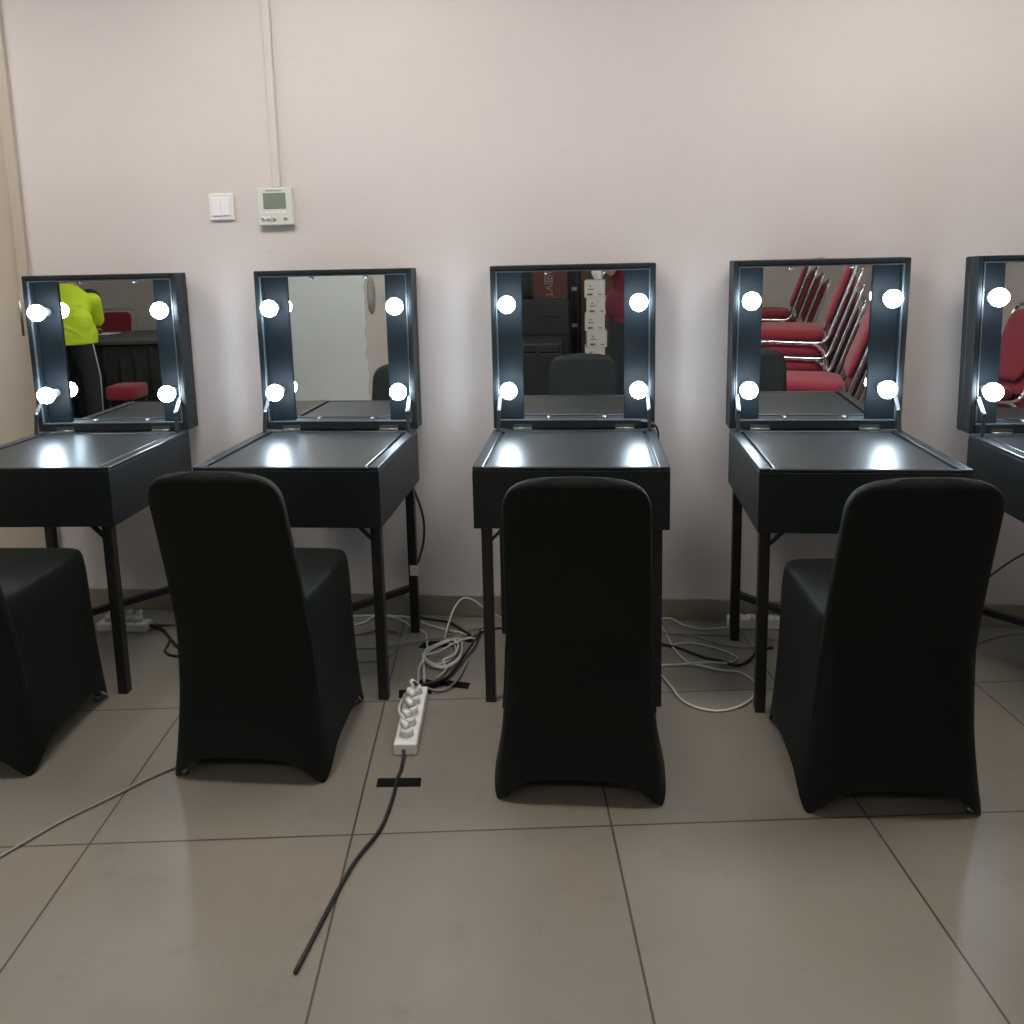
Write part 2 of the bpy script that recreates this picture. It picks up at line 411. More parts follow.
# ------------------------------------------------------------------ spandex covered chairs
def sp_ring(cx, cy, hx, hy, p, n=64, z=0.0):
    out = []
    for k in range(n):
        a = 2*PI*(k+.5)/n; c, s = math.cos(a), math.sin(a)
        out.append(Vector((cx + hx*math.copysign(abs(c)**(2/p), c), cy + hy*math.copysign(abs(s)**(2/p), s), z)))
    return out
def make_covered_chair(name, label):
    t = thing(name, label, 'chair', (0,0,0), 0, 'chairs in black spandex covers')
    mb = MB(); rings = []; n = 72
    SH = .515
    # skirt, hem -> seat: local origin = middle of the back feet, +y towards the seat front
    def prof(k):      # k 0 floor .. 1 seat
        e = (1-k)**1.7
        hb = .192 + .040*e            # half width at back
        hf = .190 + .018*e
        y0 = .022 - .022*e; y1 = .462 + .018*e
        return hb, hf, y0, y1
    levels = [0, .06, .14, .25, .38, .52, .68, .84, .95, 1.0]
    for k in levels:
        hb, hf, y0, y1 = prof(k); p = 9 if k < .97 else 8
        r = sp_ring(0, 0, 1, 1, p, n)
        ring = []
        for j, v in enumerate(r):
            fy = (v.y+1)/2; hx = hb*(1-fy) + hf*fy
            x = v.x*hx; y = y0 + fy*(y1-y0)
            # arch of the hem between the feet, and the fabric drawn in between corners
            sx = 1-abs(v.x); sy = 1-abs(v.y)
            onside = abs(v.x) > abs(v.y)
            tt = abs(v.y) if onside else abs(v.x)
            arch = .105*max(0, 1-(tt/.91)**2.1)
            arch = max(arch, 0)
            z = arch + (SH-arch)*k
            pull = .018*max(0, 1-tt**2)*math.sin(PI*min(1, k*1.05))*(1-k*.5)
            if onside: x -= math.copysign(pull, v.x)
            else: y -= math.copysign(pull, v.y)
            if k > .9:
                ins = .006*(k-.9)/.1
                x -= math.copysign(min(abs(x), ins), x); y -= math.copysign(ins, v.y)
            ring.append(Vector((x, y, z)))
        rings.append(ring)
    # seat dome
    top = rings[-1]; c = sum(top, Vector())/len(top)
    for q, dz in ((.965, .007), (.80, .016), (.45, .022), (.12, .024)):
        rings.append([Vector((c.x+(v.x-c.x)*q, c.y+(v.y-c.y)*q, SH+dz)) for v in top])
    mb.loft(rings, cap=False)
    mb.bm.faces.new([v for v in mb.bm.verts][-n:])
    # back panel
    br = []; HB = .900
    for k in range(0, 33):
        f = k/32; z = .22 + (HB-.22)*f
        e = (1-min(1, z/SH))**1.7
        hb_ = .192 + .040*e
        rear = .028 + .004*e
        if z > .40: rear -= .128*((z-.40)/(HB-.40))**1.2
        th = .028
        hx = hb_ - .004 if z < .42 else .188 - .012*(z-.42)/(HB-.42)
        if z < .42: rear += .012*(1-min(1, z/.42))
        d = HB - z; rc = .085
        if d < rc: hx -= rc*(1-math.sqrt(max(0, 1-((rc-d)/rc)**2)))
        if d < .022: th *= math.sqrt(max(.02, 1-((.022-d)/.022)**2))
        rg = []
        for v in sp_ring(0, 0, 1, 1, 3.6, n):
            rg.append(Vector((v.x*hx, rear + .028 + v.y*th + (.006*(1-v.x*v.x) if v.y < 0 else 0), z)))
        br.append(rg)
    # close the very top softly
    # finer rings near the top
    mb.loft(br)
    o = mb.build('chair_cover', M['spandex'], t)
    s = o.modifiers.new('s', 'SUBSURF'); s.levels = 1; s.render_levels = 1
    # steel frame and foot glides under the cover
    for sx in (-1, 1):
        for (x, y, x2, y2) in ((sx*.199, .036, sx*.165, .08), (sx*.172, .440, sx*.155, .40)):
            g = MB(); g.tube([(x, y, .012), (x2, y2, .46)], .0105, 10); g.cyl((x, y, 0), (x, y, .016), .014, 12)
            g.build('leg', M['steel'], t)
    return t
CH = [((-1.798, -1.18), .04, 'black spandex-covered chair at the left edge, in front of the vanity nearest the door'),
      ((-.958, -1.145), -.01, 'black spandex-covered chair standing left of the white power strip, seat turned to the vanity'),
      ((-.045, -1.185), 0, 'black spandex-covered chair squarely in front of the middle vanity'),
      ((.748, -1.180), .045, 'black spandex-covered chair in front of the vanity reflecting stacked red chairs')]
c0 = None
for (x, y), rz, lab in CH:
    if c0 is None:
        c0 = make_covered_chair('banquet_chair', lab); c0.location = (x, y, 0); c0.rotation_euler = (0,0,rz)
    else: dup(c0, (x, y, 0), rz, lab)

# ------------------------------------------------------------------ wall fittings
t = thing('light_switch', 'white double rocker light switch on the wall left of the thermostat', 'light switch', (-1.420, 0, 1.638))
MB().box(-.049, .049, -.010, 0, -.050, .050).build('switch_plate', M['white_plastic'], t, bevel=.003)
for s in (-1, 1): MB().box(s*.018-.0172, s*.018+.0172, -.015, -.010, -.034, .034).build('rocker', M['switch'], t, bevel=.0015)
t = thing('thermostat', 'pale grey wall thermostat with a green-grey display and a row of buttons', 'thermostat', (-1.202, 0, 1.632))
MB().box(-.068, .068, -.024, 0, -.070, .070).build('housing', M['grey_plastic'], t, bevel=.004, seg=3)
MB().box(-.044, .044, -.026, -.023, -.008, .050).build('display', M['lcd'], t, bevel=.001)
x = MB()
for k in range(9): x.box(-.032+k*.0068, -.0275+k*.0068, -.0248, -.0238, .056, .0605)
x.build('printed_line', M['dark_print'], t)
x = MB()
for k in range(4): x.box(-.040+k*.022, -.024+k*.022, -.0248, -.0238, -.023, -.019)
x.build('printed_marks', M['pale_print'], t)
for bx in (-.048, -.026, -.004, .040):
    MB().cyl((bx, -.0235, -.045), (bx, -.0275, -.045), .0085, 16).build('button', M['grey_plastic'], t)
    x = MB(); x.box(bx-.003, bx+.003, -.0284, -.0274, -.048, -.042); x.build('button_mark', M['dark_print'], t)
x = MB(); x.box(-1.210, -1.180, -.020, 0, 1.7025, ZC); tag(x.build('cable_conduit', M['conduit'], bevel=.004, seg=3), 'pale plastic cable conduit running up the wall from the thermostat', 'conduit')
for (sx, sz) in (): pass

# ------------------------------------------------------------------ floor cables, tape, power strips
def cable(name, pts, r, m, label, grp=None, zs=None, n=6):
    P = []
    for i, p in enumerate(pts):
        z = r + .0005 + (zs[i] if zs else 0)
        P.append((p[0], min(p[1], -.02) if p[1] > -.6 else p[1], z if len(p) == 2 else p[2]))
    S = spline(P, 7)
    for q in S: q.z = max(q.z, r+.0003); q.y = min(q.y, -.016-r)
    o = MB().tube(S, r, n).build(name, m)
    return tag(o, label, 'cable', grp)
G = 'cables lying on the floor behind the power strip'
cable('power_cable', [(-.616,-.393,.006),(-.615,-.329,.008),(-.575,-.281,.010),(-.526,-.29,.012),(-.503,-.358,.014),(-.521,-.432,.016),(-.569,-.457,.014),(-.607,-.42,.016),(-.603,-.363,.018),(-.56,-.302,.020),(-.513,-.257,.018),(-.49,-.31,.016),(-.486,-.402,.016),(-.53,-.471,.014),(-.593,-.442,.022),(-.616,-.398,.024),(-.598,-.475,.012),(-.577,-.577,.012)], .0042, M['white_cable'], 'small inner coil of white cable on the floor behind the power strip')
cable('power_cable', [(-.614,-.409,.010),(-.573,-.462,.012),(-.518,-.476,.014),(-.485,-.43,.018),(-.455,-.344,.018),(-.445,-.259,.016),(-.475,-.251,.018),(-.521,-.306,.022),(-.563,-.373,.022),(-.599,-.409,.028),(-.614,-.364,.022),(-.586,-.309,.018),(-.542,-.277,.022),(-.504,-.311,.024),(-.501,-.392,.022),(-.535,-.444,.024),(-.518,-.481,.012),(-.54,-.555,.012)], .0042, M['white_cable'], 'large outer loop of white cable coiled on the floor left of the middle vanity')
PZ = .052
cable('power_cable', [(-.558,-.93,.075),(-.583,-.90,.085),(-.598,-.82,.07),(-.592,-.70,.05),(-.594,-.612,.014),(-.601,-.558,.008),(-.614,-.476,.008),(-.614,-.409,.010)], .004, M['white_cable'], 'white cable arching from the nearest plug on the power strip')
cable('power_cable', [(-.562,-.86,.078),(-.588,-.82,.085),(-.598,-.74,.06),(-.598,-.66,.02),(-.57,-.618,.014),(-.537,-.624,.008),(-.503,-.622,.008),(-.475,-.581,.010),(-.462,-.509,.008),(-.454,-.423,.008)], .0042, M['grey_cable'], 'grey cable curving right from the second plug of the power strip')
cable('power_cable', [(-.57,-.72,.078),(-.588,-.69,.07),(-.597,-.66,.03),(-.582,-.617,.020),(-.539,-.585,.016),(-.503,-.532,.010),(-.475,-.424,.018),(-.454,-.32,.022),(-.444,-.234,.014),(-.443,-.15,.008)], .0052, M['black_cable'], 'thick black cable leading from the power strip to the wall')
cable('power_cable', [(-.553,-.990,.018),(-.549,-1.01,.012),(-.543,-1.065),(-.544,-1.106),(-.537,-1.197),(-.539,-1.316),(-.574,-1.459),(-.60,-1.75)], .0050, M['black_cable'], 'black cable leaving the near end of the white power strip')
cable('power_cable', [(-.716,-.03),(-.669,-.058),(-.586,-.082),(-.528,-.136),(-.471,-.229,.02)], .0052, M['black_cable'], 'black cable curving along the baseboard behind the arching white cable')
cable('power_cable', [(-1.1,-.06),(-.934,-.041),(-.875,-.03),(-.814,-.032),(-.74,-.05),(-.655,-.131,.016),(-.573,-.155),(-.512,-.178),(-.472,-.223,.014)], .0038, M['white_cable'], 'pale cable running from under the thermostat-side vanity to the taped bundle')
cable('power_cable', [(-1.12,-.33),(-.98,-.325),(-.856,-.322),(-.784,-.312),(-.68,-.282,.012),(-.581,-.214),(-.496,-.156),(-.416,-.114)], .0034, M['grey_cable'], 'thin grey cable crossing the floor straight under the taped bundle')
cable('power_cable', [(-1.1,-.27),(-.97,-.23),(-.89,-.198),(-.841,-.163),(-.781,-.171),(-.747,-.212),(-.733,-.295),(-.741,-.374),(-.79,-.42),(-.90,-.44),(-1.08,-.45)], .0034, M['grey_cable'], 'thin grey cable hooked round beside the front leg of the vanity below the thermostat')
cable('power_cable', [(-1.12,-.16),(-1.02,-.15),(-.924,-.11),(-.892,-.043),(-.837,-.034),(-.764,-.079),(-.719,-.145,.014),(-.653,-.186),(-.619,-.309)], .0036, M['white_cable'], 'pale cable looping behind the back leg of the vanity below the thermostat')
cable('power_cable', [(-.471,-.229),(-.453,-.197),(-.421,-.152),(-.367,-.127),(-.27,-.11)], .0045, M['black_cable'], 'short black cable running under the middle vanity from the bundle')
cable('power_cable', [(-.569,-.228,.006),(-.566,-.17,.03),(-.552,-.10,.07),(-.523,-.06,.096),(-.48,-.06,.088),(-.43,-.06,.05),(-.36,-.06,.01)], .0038, M['white_cable'], 'white cable standing up in an arch against the baseboard')
cable('power_cable', [(.02,-.10),(.11,-.096,.02),(.239,-.054,.022),(.294,-.041,.02),(.34,-.063),(.407,-.095),(.515,-.075)], .004, M['white_cable'], 'white cable along the baseboard ending at the wall socket box')
cable('power_cable', [(.212,-.04,.01),(.241,-.068,.016),(.266,-.157),(.284,-.273),(.318,-.369),(.367,-.412,.012),(.429,-.426),(.489,-.439),(.525,-.502),(.525,-.554),(.487,-.626),(.43,-.677),(.37,-.695),(.31,-.675),(.271,-.629),(.248,-.55),(.228,-.487),(.211,-.46),(.174,-.423)], .0042, M['white_cable'], 'white cable in one big loop on the floor right of the middle vanity')
cable('power_cable', [(.275,-.248,.01),(.346,-.219),(.416,-.247),(.471,-.288),(.496,-.335),(.456,-.384,.012),(.39,-.4,.02),(.262,-.395),(.216,-.403),(.152,-.424)], .0038, M['white_cable'], 'thin white cable in the smaller loop inside the tangle right of the middle vanity')
cable('power_cable', [(.10,-.20),(.164,-.216),(.225,-.232),(.302,-.266),(.377,-.33),(.436,-.374,.014),(.487,-.388),(.537,-.345),(.581,-.27),(.639,-.242)], .0052, M['black_cable'], 'thick black cable dipping across the floor right of the middle vanity')
cable('power_cable', [(.14,-.09),(.228,-.111),(.369,-.165),(.474,-.231),(.584,-.262,.014)], .0036, M['grey_cable'], 'dark thin cable running diagonally under the white loops')
cable('power_cable', [(.08,-.156),(.167,-.155),(.234,-.152,.012),(.401,-.142),(.516,-.144)], .0034, M['grey_cable'], 'grey thin cable lying parallel to the baseboard right of the middle vanity')
cable('power_cable', [(-1.752,-.205,.02),(-1.729,-.205,.014),(-1.688,-.22),(-1.634,-.279),(-1.603,-.313),(-1.553,-.362),(-1.503,-.388),(-1.42,-.42)], .0062, M['black_cable'], 'black cable leaving the extension socket under the vanity nearest the door')
cable('power_cable', [(-1.606,-.325,.018),(-1.603,-.359),(-1.597,-.382),(-1.569,-.413),(-1.536,-.425),(-1.512,-.421),(-1.503,-.40,.02)], .0045, M['black_cable'], 'black cable bent in a hook left of the second spandex chair')
cable('power_cable', [(-1.76,-.15),(-1.73,-.162),(-1.676,-.156),(-1.626,-.141),(-1.5,-.12)], .0038, M['grey_cable'], 'grey cable along the wall behind the extension socket at left')
cable('power_cable', [(-1.10,-1.00),(-1.192,-1.096),(-1.236,-1.146),(-1.283,-1.216),(-1.318,-1.266),(-1.371,-1.342),(-1.416,-1.432),(-1.5,-1.6)], .0040, M['grey_cable'], 'thin dark cable crossing the tiles at the lower left')
cable('power_cable', [(1.15,-.25),(1.294,-.224),(1.417,-.137),(1.53,-.08),(1.665,-.05)], .0045, M['grey_cable'], 'grey cable on the floor beneath the rightmost vanity')
tag(MB().tube(spline([(1.40,-.022,.13),(1.464,-.022,.198),(1.53,-.03,.262),(1.594,-.06,.329),(1.64,-.12,.42),(1.66,-.24,.587)],7), .0035, 6).build('power_cable', M['black_cable']), 'black cable hanging slantwise by the wall under the rightmost vanity', 'cable')
tag(MB().tube(spline([(-.70,-.125,.60),(-.690,-.110,.55),(-.668,-.098,.47),(-.660,-.094,.40),(-.666,-.100,.33),(-.680,-.145,.27)],8), .0048, 8).build('power_cable', M['black_cable']), 'black cable bowing out behind the back leg of the vanity below the thermostat', 'cable')
tag(MB().tube(spline([(.17,-.100,.815),(.20,-.103,.812),(.222,-.106,.800),(.233,-.088,.775),(.236,-.070,.74),(.236,-.06,.68),(.235,-.05,.6),(.235,-.045,.3),(.20,-.05,.03),(.15,-.08,.005)],8), .0042, 8).build('power_cable', M['black_cable']), 'black cable coming out under the lid of the middle vanity, right side', 'cable')

def tape(pts, label):
    mb = MB(); lo = [Vector((x, y, .0004)) for x, y in pts]; hi = [Vector((x, y, .0018)) for x, y in pts]
    if (lo[1]-lo[0]).cross(lo[2]-lo[1]).z < 0: lo.reverse(); hi.reverse()
    mb.loft([lo, hi])
    for f in mb.bm.faces: f.smooth = False
    return tag(mb.build('tape_strip', M['tape']), label, 'tape')
tape([(-.655,-.302),(-.645,-.262),(-.60,-.245),(-.53,-.235),(-.50,-.255),(-.515,-.285),(-.57,-.292),(-.62,-.312)], 'black tape strip holding cables nearest the wall')
tape([(-.62,-.572),(-.585,-.535),(-.555,-.548),(-.50,-.552),(-.50,-.575),(-.54,-.600),(-.60,-.600)], 'black tape patch over the cables just beyond the power strip')
tape([(-.525,-.575),(-.50,-.542),(-.423,-.557),(-.425,-.597),(-.49,-.585)], 'black tape strip pointing right from the taped cables')
tape([(-.655,-.618),(-.60,-.612),(-.545,-.605),(-.54,-.635),(-.59,-.655),(-.643,-.668)], 'black tape strip beside the far left corner of the power strip')
tape([(-.50,-.215),(-.462,-.20),(-.445,-.22),(-.452,-.25),(-.49,-.245)], 'small black tape lump where the cables meet near the wall')
tape([(-.60,-1.102),(-.48,-1.092),(-.475,-1.130),(-.595,-1.140)], 'black tape strip across the cable in front of the power strip')

def power_strip(name, label, loc, rz, n, length, w=.068, h=.038, plugs=True, m=None):
    t = thing(name, label, 'power strip', loc, rz)
    m = m or M['white_plastic']
    MB().box(-w/2, w/2, 0, length, 0, h).build('strip_body', m, t, bevel=.006, seg=3)
    for k in range(n):
        y = .045 + (length-.09)*k/(n-1)
        s = MB(); s.cyl((0, y, h-.001), (0, y, h+.002), .023, 24); so = s.build('socket', m, t)
        s = MB(); s.cyl((-.0095, y, h+.0015), (-.0095, y, h+.003), .003, 8); s.cyl((.0095, y, h+.0015), (.0095, y, h+.003), .003, 8); s.build('socket_hole', M['hole'], so)
        if plugs:
            p = MB(); a = random.uniform(-.5, .5)
            p.tube([(0, y, h+.002), (0, y, h+.018), (0, y, h+.024)], lambda k: .0205-.003*k, 20)
            p.tube([(0, y, h+.022), (-.006, y+.004, h+.032), (-.016, y+.010, h+.040)], lambda k: .013-.006*k, 14)
            p.build('plug', m, t)
    return t
power_strip('power_strip', 'white five-way power strip on the floor with round plugs in every socket', (-.548,-.990,0), math.atan2(.035, .345), 5, .335)
power_strip('power_strip', 'pale extension socket lying against the baseboard behind the vanity reflecting red chairs', (.505,-.058,0), -PI/2, 4, .22, .045, .042, False)
t = power_strip('power_strip', 'pale extension socket on the floor under the vanity nearest the door', (-1.96,-.205,0), -PI/2, 4, .205, .055, .036, True, M['grey_plastic'])
tag(MB().box(-.702+.0, -.668, -.185, -.1815, .235, .275).build('white_sticker', M['grey_plastic']), 'small pale sticker on the back leg of the vanity below the thermostat', 'sticker')

# ------------------------------------------------------------------ red stacking chairs (seen in the mirrors)
def make_red_chair(label):
    """faces +y; origin on the floor under the middle"""
    t = thing('stacking_chair', label, 'chair')
    hw = .20
    s = MB(); rings = []
    for z, q in ((.405,.90),(.412,.97),(.43,1.0),(.452,.985),(.466,.93),(.474,.80),(.478,.5),(.479,.1)):
        rings.append([Vector((v.x, v.y+.03, z)) for v in sp_ring(0, 0, hw*q+.012, .215*q+.005, 5, 40)])
    s.loft(rings); s.build('seat', M['red'], t)
    b = MB(); rings = []
    z0, z1 = .50, .90
    for k in range(15):
        f = k/14; z = z0+(z1-z0)*f; y = -.195-.135*f
        e = min(f, 1-f); hx = .185-.012*f; th = .022
        if e < .16: q = 1-(.16-e)/.16; hx -= .05*(1-math.sqrt(max(0,1-(1-q)**2))); th *= math.sqrt(max(.03, 1-(1-q)**2))
        rings.append([Vector((v.x, y+v.y*1.0, z)) for v in sp_ring(0, 0, hx, th, 3.2, 32)])
    b.loft(rings); b.build('backrest', M['red'], t)
    # chrome side frames: back tube, curving under the seat to the front
    for sx in (-1, 1):
        X = sx*(hw+.012)
        MB().tube(spline([(X*.86, -.366, .925), (X*.95, -.359, .905), (X, -.343, .86), (X, -.226, .50), (X, -.203, .43), (X, -.170, .40), (X, -.10, .392), (X, .20, .398)], 5), .011, 8).build('side_frame', M['chrome'], t)
        MB().tube(spline([(X, -.02, .395), (X, -.12, .388), (X, -.165, .36), (X, -.19, .30), (X, -.235, 0)], 5), .011, 8).build('leg', M['chrome'], t)
        MB().tube(spline([(X, .10, .400), (X, .175, .392), (X, .205, .36), (X, .215, .30), (X, .235, 0)], 5), .011, 8).build('leg', M['chrome'], t)
    a = MB(); a.tube(spline([(-hw*.87, -.366, .925), (-hw*.5, -.370, .935), (0, -.371, .938), (hw*.5, -.370, .935), (hw*.87, -.366, .925)], 5), .011, 8)
    a.cyl((-hw-.012, .12, .393), (hw+.012, .12, .393), .009, 8); a.cyl((-hw-.012, -.12, .393), (hw+.012, -.12, .393), .009, 8)
    a.build('cross_rail', M['chrome'], t)
    return t
ORD = ['bottom', 'second from the bottom', 'third from the bottom', 'fourth from the bottom', 'fifth from the bottom', 'sixth from the bottom']
rc = None
def red_chair(x, y, z, rz, label, group):
    global rc
    if rc is None:
        rc = make_red_chair(label); rc.location = (x, y, z); rc.rotation_euler = (0,0,rz); rc['group'] = group; return rc
    return dup(rc, (x, y, z), rz, label, group)
def stack(x, y, rz, n, where, group, dz=.085, dx=.030):
    f = Vector((-math.sin(rz), math.cos(rz)))
    for k in range(n):
        lab = ('topmost' if k == n-1 else ORD[k]) + ' red chair ' + where
        p = f*dx*k
        red_chair(x+p.x, y+p.y, k*dz, rz, lab, group)
FW = PI/2     # faces -x
stack(1.255, -2.42, FW+.2, 5, 'of the tall chrome stack in the fourth mirror', 'red chairs of the tall near stack', dz=.095, dx=.012)
stack(1.185, -1.74, FW+.2, 3, 'of the low stack, lower right in the fourth mirror', 'red chairs of the low near stack', dz=.09, dx=.012)
stack(1.73, -5.2, FW+.2, 4, 'of the far stack, upper left in the fourth mirror', 'red chairs of the far stack', dz=.06, dx=.055)
stack(2.29, -2.12, FW+.02, 4, 'of the stack seen in the rightmost mirror', 'red chairs of the rightmost stack', dz=.09, dx=.012)
red_chair(-4.75, -5.95, 0, 0, 'dark red chair behind the cloth-covered table in the first mirror', 'single red seats around the long table')
t = thing('upholstered_stool', 'low red upholstered stool beside the trousers of the yellow-shirted person', 'stool', (-3.47, -3.60, 0))
x = MB(); rg = []
for z, q in ((.35,.92),(.36,1),(.44,1),(.455,.95),(.462,.6),(.463,.1)): rg.append([Vector((v.x*.125*q, v.y*.15*q, z)) for v in sp_ring(0,0,1,1,5,36)])
x.loft(rg); x.build('seat', M['red'], t)
for sx in (-1, 1):
    for sy in (-1, 1): MB().cyl((sx*.09, sy*.11, .351), (sx*.105, sy*.13, 0), .011, 10).build('leg', M['black_metal'], t)

# ------------------------------------------------------------------ long table behind the camera (first mirror)
t = thing('cloth_table', 'long table under charcoal cloth with black skirting, seen in the first mirror', 'table', (-4.0, -5.0, 0))
MB().box(-.95, .60, -.48, .68, .715, .75).build('table_top', M['cloth'], t, bevel=.006)
f = MB(); pr = []
for k in range(121):
    u = k/120; x = -.95+1.55*u; pr.append((x, .665 + .012*math.sin(x*46) + .006*math.sin(x*91)))
f.loft([[Vector((x, y, .70)) for x, y in pr] + [Vector((x, y-.03, .70)) for x, y in reversed(pr)], [Vector((x, y, .01)) for x, y in pr] + [Vector((x, y-.03, .01)) for x, y in reversed(pr)]])
f.box(-.95, .60, -.47, .62, .60, .71); f.build('table_skirt', M['cloth_dark'], t)
for sx in (-.88, .54):
    for sy in (-.44, .56): MB().box(sx-.02, sx+.02, sy-.02, sy+.02, 0, .61).build('leg', M['black_metal'], t)
tag(MB().box(-.17, .17, -.11, .11, 0, .004).build('paper_sheet', M['paper'], None, loc=(-4.42, -5.15, .7505), rot=(0,0,.15)), 'white sheet of paper on the charcoal table in the first mirror', 'paper')

# ------------------------------------------------------------------ store corner behind the camera (middle mirror)
t = thing('equipment_case', 'black equipment cabinet below a dark red box, seen in the middle mirror', 'cabinet', (-.52, -6.35, 0))
MB().box(-.42, .335, -.35, .30, .04, .84).build('case_body', M['case'], t, bevel=.012, seg=3)
MB().box(-.40, .32, .30, .315, .46, .80).build('drawer_front', M['case'], t, bevel=.004)
MB().box(-.40, .32, .30, .315, .08, .44).build('drawer_front', M['case'], t, bevel=.004)
MB().box(.03, .20, .315, .330, .66, .685).build('handle', M['black_metal'], t, bevel=.004)
for sx in (-.36, .28):
    for sy in (-.28, .24): MB().cyl((sx-.015, sy, .03), (sx+.015, sy, .03), .03, 16).build('caster', M['black_metal'], t)
t = thing('product_box', 'dark red cardboard box with pale sideways lettering, on the black cabinet', 'box', (-.395, -6.22, .84))
MB().box(-.185, .185, -.16, .16, 0, .42).build('box_body', M['redbox'], t, bevel=.003)
def text_obj(s, size, loc, rot, m, parent, name='lettering'):
    cu = bpy.data.curves.new(name, 'FONT'); cu.body = s; cu.size = size; cu.extrude = .0008; cu.align_x = 'CENTER'; cu.align_y = 'CENTER'
    tmp = bpy.data.objects.new(name+'_c', cu); COL.objects.link(tmp)
    dg = bpy.context.evaluated_depsgraph_get(); me = bpy.data.meshes.new_from_object(tmp.evaluated_get(dg))
    bpy.data.objects.remove(tmp); bpy.data.curves.remove(cu)
    me.materials.clear(); me.materials.append(m)
    o = bpy.data.objects.new(name, me); COL.objects.link(o); o.parent = parent; o.location = loc; o.rotation_euler = rot
    return o
# face towards +y: text plane upright, rotated a quarter turn so that it reads upwards
rot = (Matrix.Rotation(PI, 4, 'Z') @ Matrix.Rotation(PI/2, 4, 'X') @ Matrix.Rotation(PI/2, 4, 'Z')).to_euler()
for ch, z in (('T', .055), ('V', .125), ('B', .21), ('I', .29)):
    text_obj(ch, .11, (-.02, .162, z), rot, M['print_pink'], t)
MB_ = MB()
for q in ((-.065,.025,.165,.172),(-.065,.025,.248,.255),(-.065,-.058,.172,.248),(.018,.025,.172,.248)): MB_.box(q[0], q[1], .1605, .1622, q[2], q[3])
MB_.build('printed_square', M['print_pink'], t)
t = thing('shelf_rack', 'narrow black metal rack between the dark red box and the white cartons', 'rack', (-.135, -6.4, 0))
for sx in (-.045, .035): MB().box(sx-.011, sx+.011, -.012, .012, 0, 1.9).build('post', M['black_metal'], t)
for z in (.15, .52, .93, 1.35, 1.8): MB().box(-.034, .024, -.008, .008, z-.02, z+.02).build('cross_bar', M['steel'], t)
tag(MB().box(-.09, .50, -.012, .012, 0, 1.9).build('wooden_board', M['wood'], None, bevel=.003, loc=(.02, -6.72, 0)), 'brown wooden board standing behind the white cartons', 'board')
gr = 'white cartons stacked in the middle mirror'
for k in range(6):
    lab = ('topmost' if k == 5 else ORD[k]) + ' white printed carton of the stack in the middle mirror'
    t = thing('carton', lab, 'carton', (.088+random.uniform(-.012,.012), -5.9, .175*k), random.uniform(-.06,.06), gr)
    MB().box(-.105, .105, -.14, .14, 0, .174).build('carton_body', M['carton'], t, bevel=.003)
    x = MB(); x.box(-.075, -.02, .1395, .1412, .020, .040); x.box(.04, .075, .1395, .1412, .024, .034)
    for q in range(5): x.box(-.07+q*.013, -.061+q*.013, .1395, .1412, .078, .092)
    x.box(-.052, -.036, .1395, .1412, .108, .124); x.build('printed_marks', M['dark_print'], t)
t = thing('crumpled_bag', 'crumpled white bag on top of the carton stack', 'bag', (.12, -5.9, 1.05))
x = MB(); x.ball((0,0,.07), .085, (.8,.8,.85), 16, 10)
for v in x.bm.verts: v.co += .018*Vector((noise.noise(v.co*18), noise.noise(v.co*18+Vector((5,0,0))), noise.noise(v.co*18+Vector((0,9,0))))); v.co.z = max(v.co.z, .001)
x.build('bag_body', M['paper'], t)
t = thing('filler_trunk', 'low black filler trunk added to darken the floor before the cabinet in the middle mirror', 'trunk', (-.62, -4.9, 0))  # invented black box, added to keep the floor dark in the middle mirror
MB().box(-.42, .36, -.22, .22, 0, .44).build('trunk_body', M['case'], t, bevel=.01)
MB().box(-.425, .365, -.225, .225, .445, .53).build('trunk_lid', M['case'], t, bevel=.012)
for sx in (-.2, .15): MB().box(sx-.025, sx+.025, .221, .233, .40, .49).build('clasp', M['black_metal'], t, bevel=.002)
# dark cloth hung over a rail left of the cabinet
t = thing('garment_rack', 'rail hung with dark grey cloth left of the black cabinet in the middle mirror', 'rack', (-.56, -6.83, 0))
x = MB(); pr = []
for k in range(81):
    u = k/80; pr.append((-.55+1.1*u, .025+.010*math.sin(u*61)+.005*math.sin(u*127)))
x.loft([[Vector((a, b, 1.62)) for a, b in pr]+[Vector((a, -b, 1.62)) for a, b in reversed(pr)], [Vector((a*(1+.0), b*1.9, .12)) for a, b in pr]+[Vector((a, -b*1.9, .12)) for a, b in reversed(pr)]])
x.build('hanging_cloth', M['cloth'], t)
x = MB(); x.cyl((-.60, 0, 1.61), (.60, 0, 1.61), .013, 12); x.build('rail', M['black_metal'], t)
for sx in (-.59, .59):
    x = MB(); x.cyl((sx, 0, 0), (sx, 0, 1.615), .013, 12); x.cyl((sx, -.1, .013), (sx, .1, .013), .013, 12); x.build('post', M['black_metal'], t)

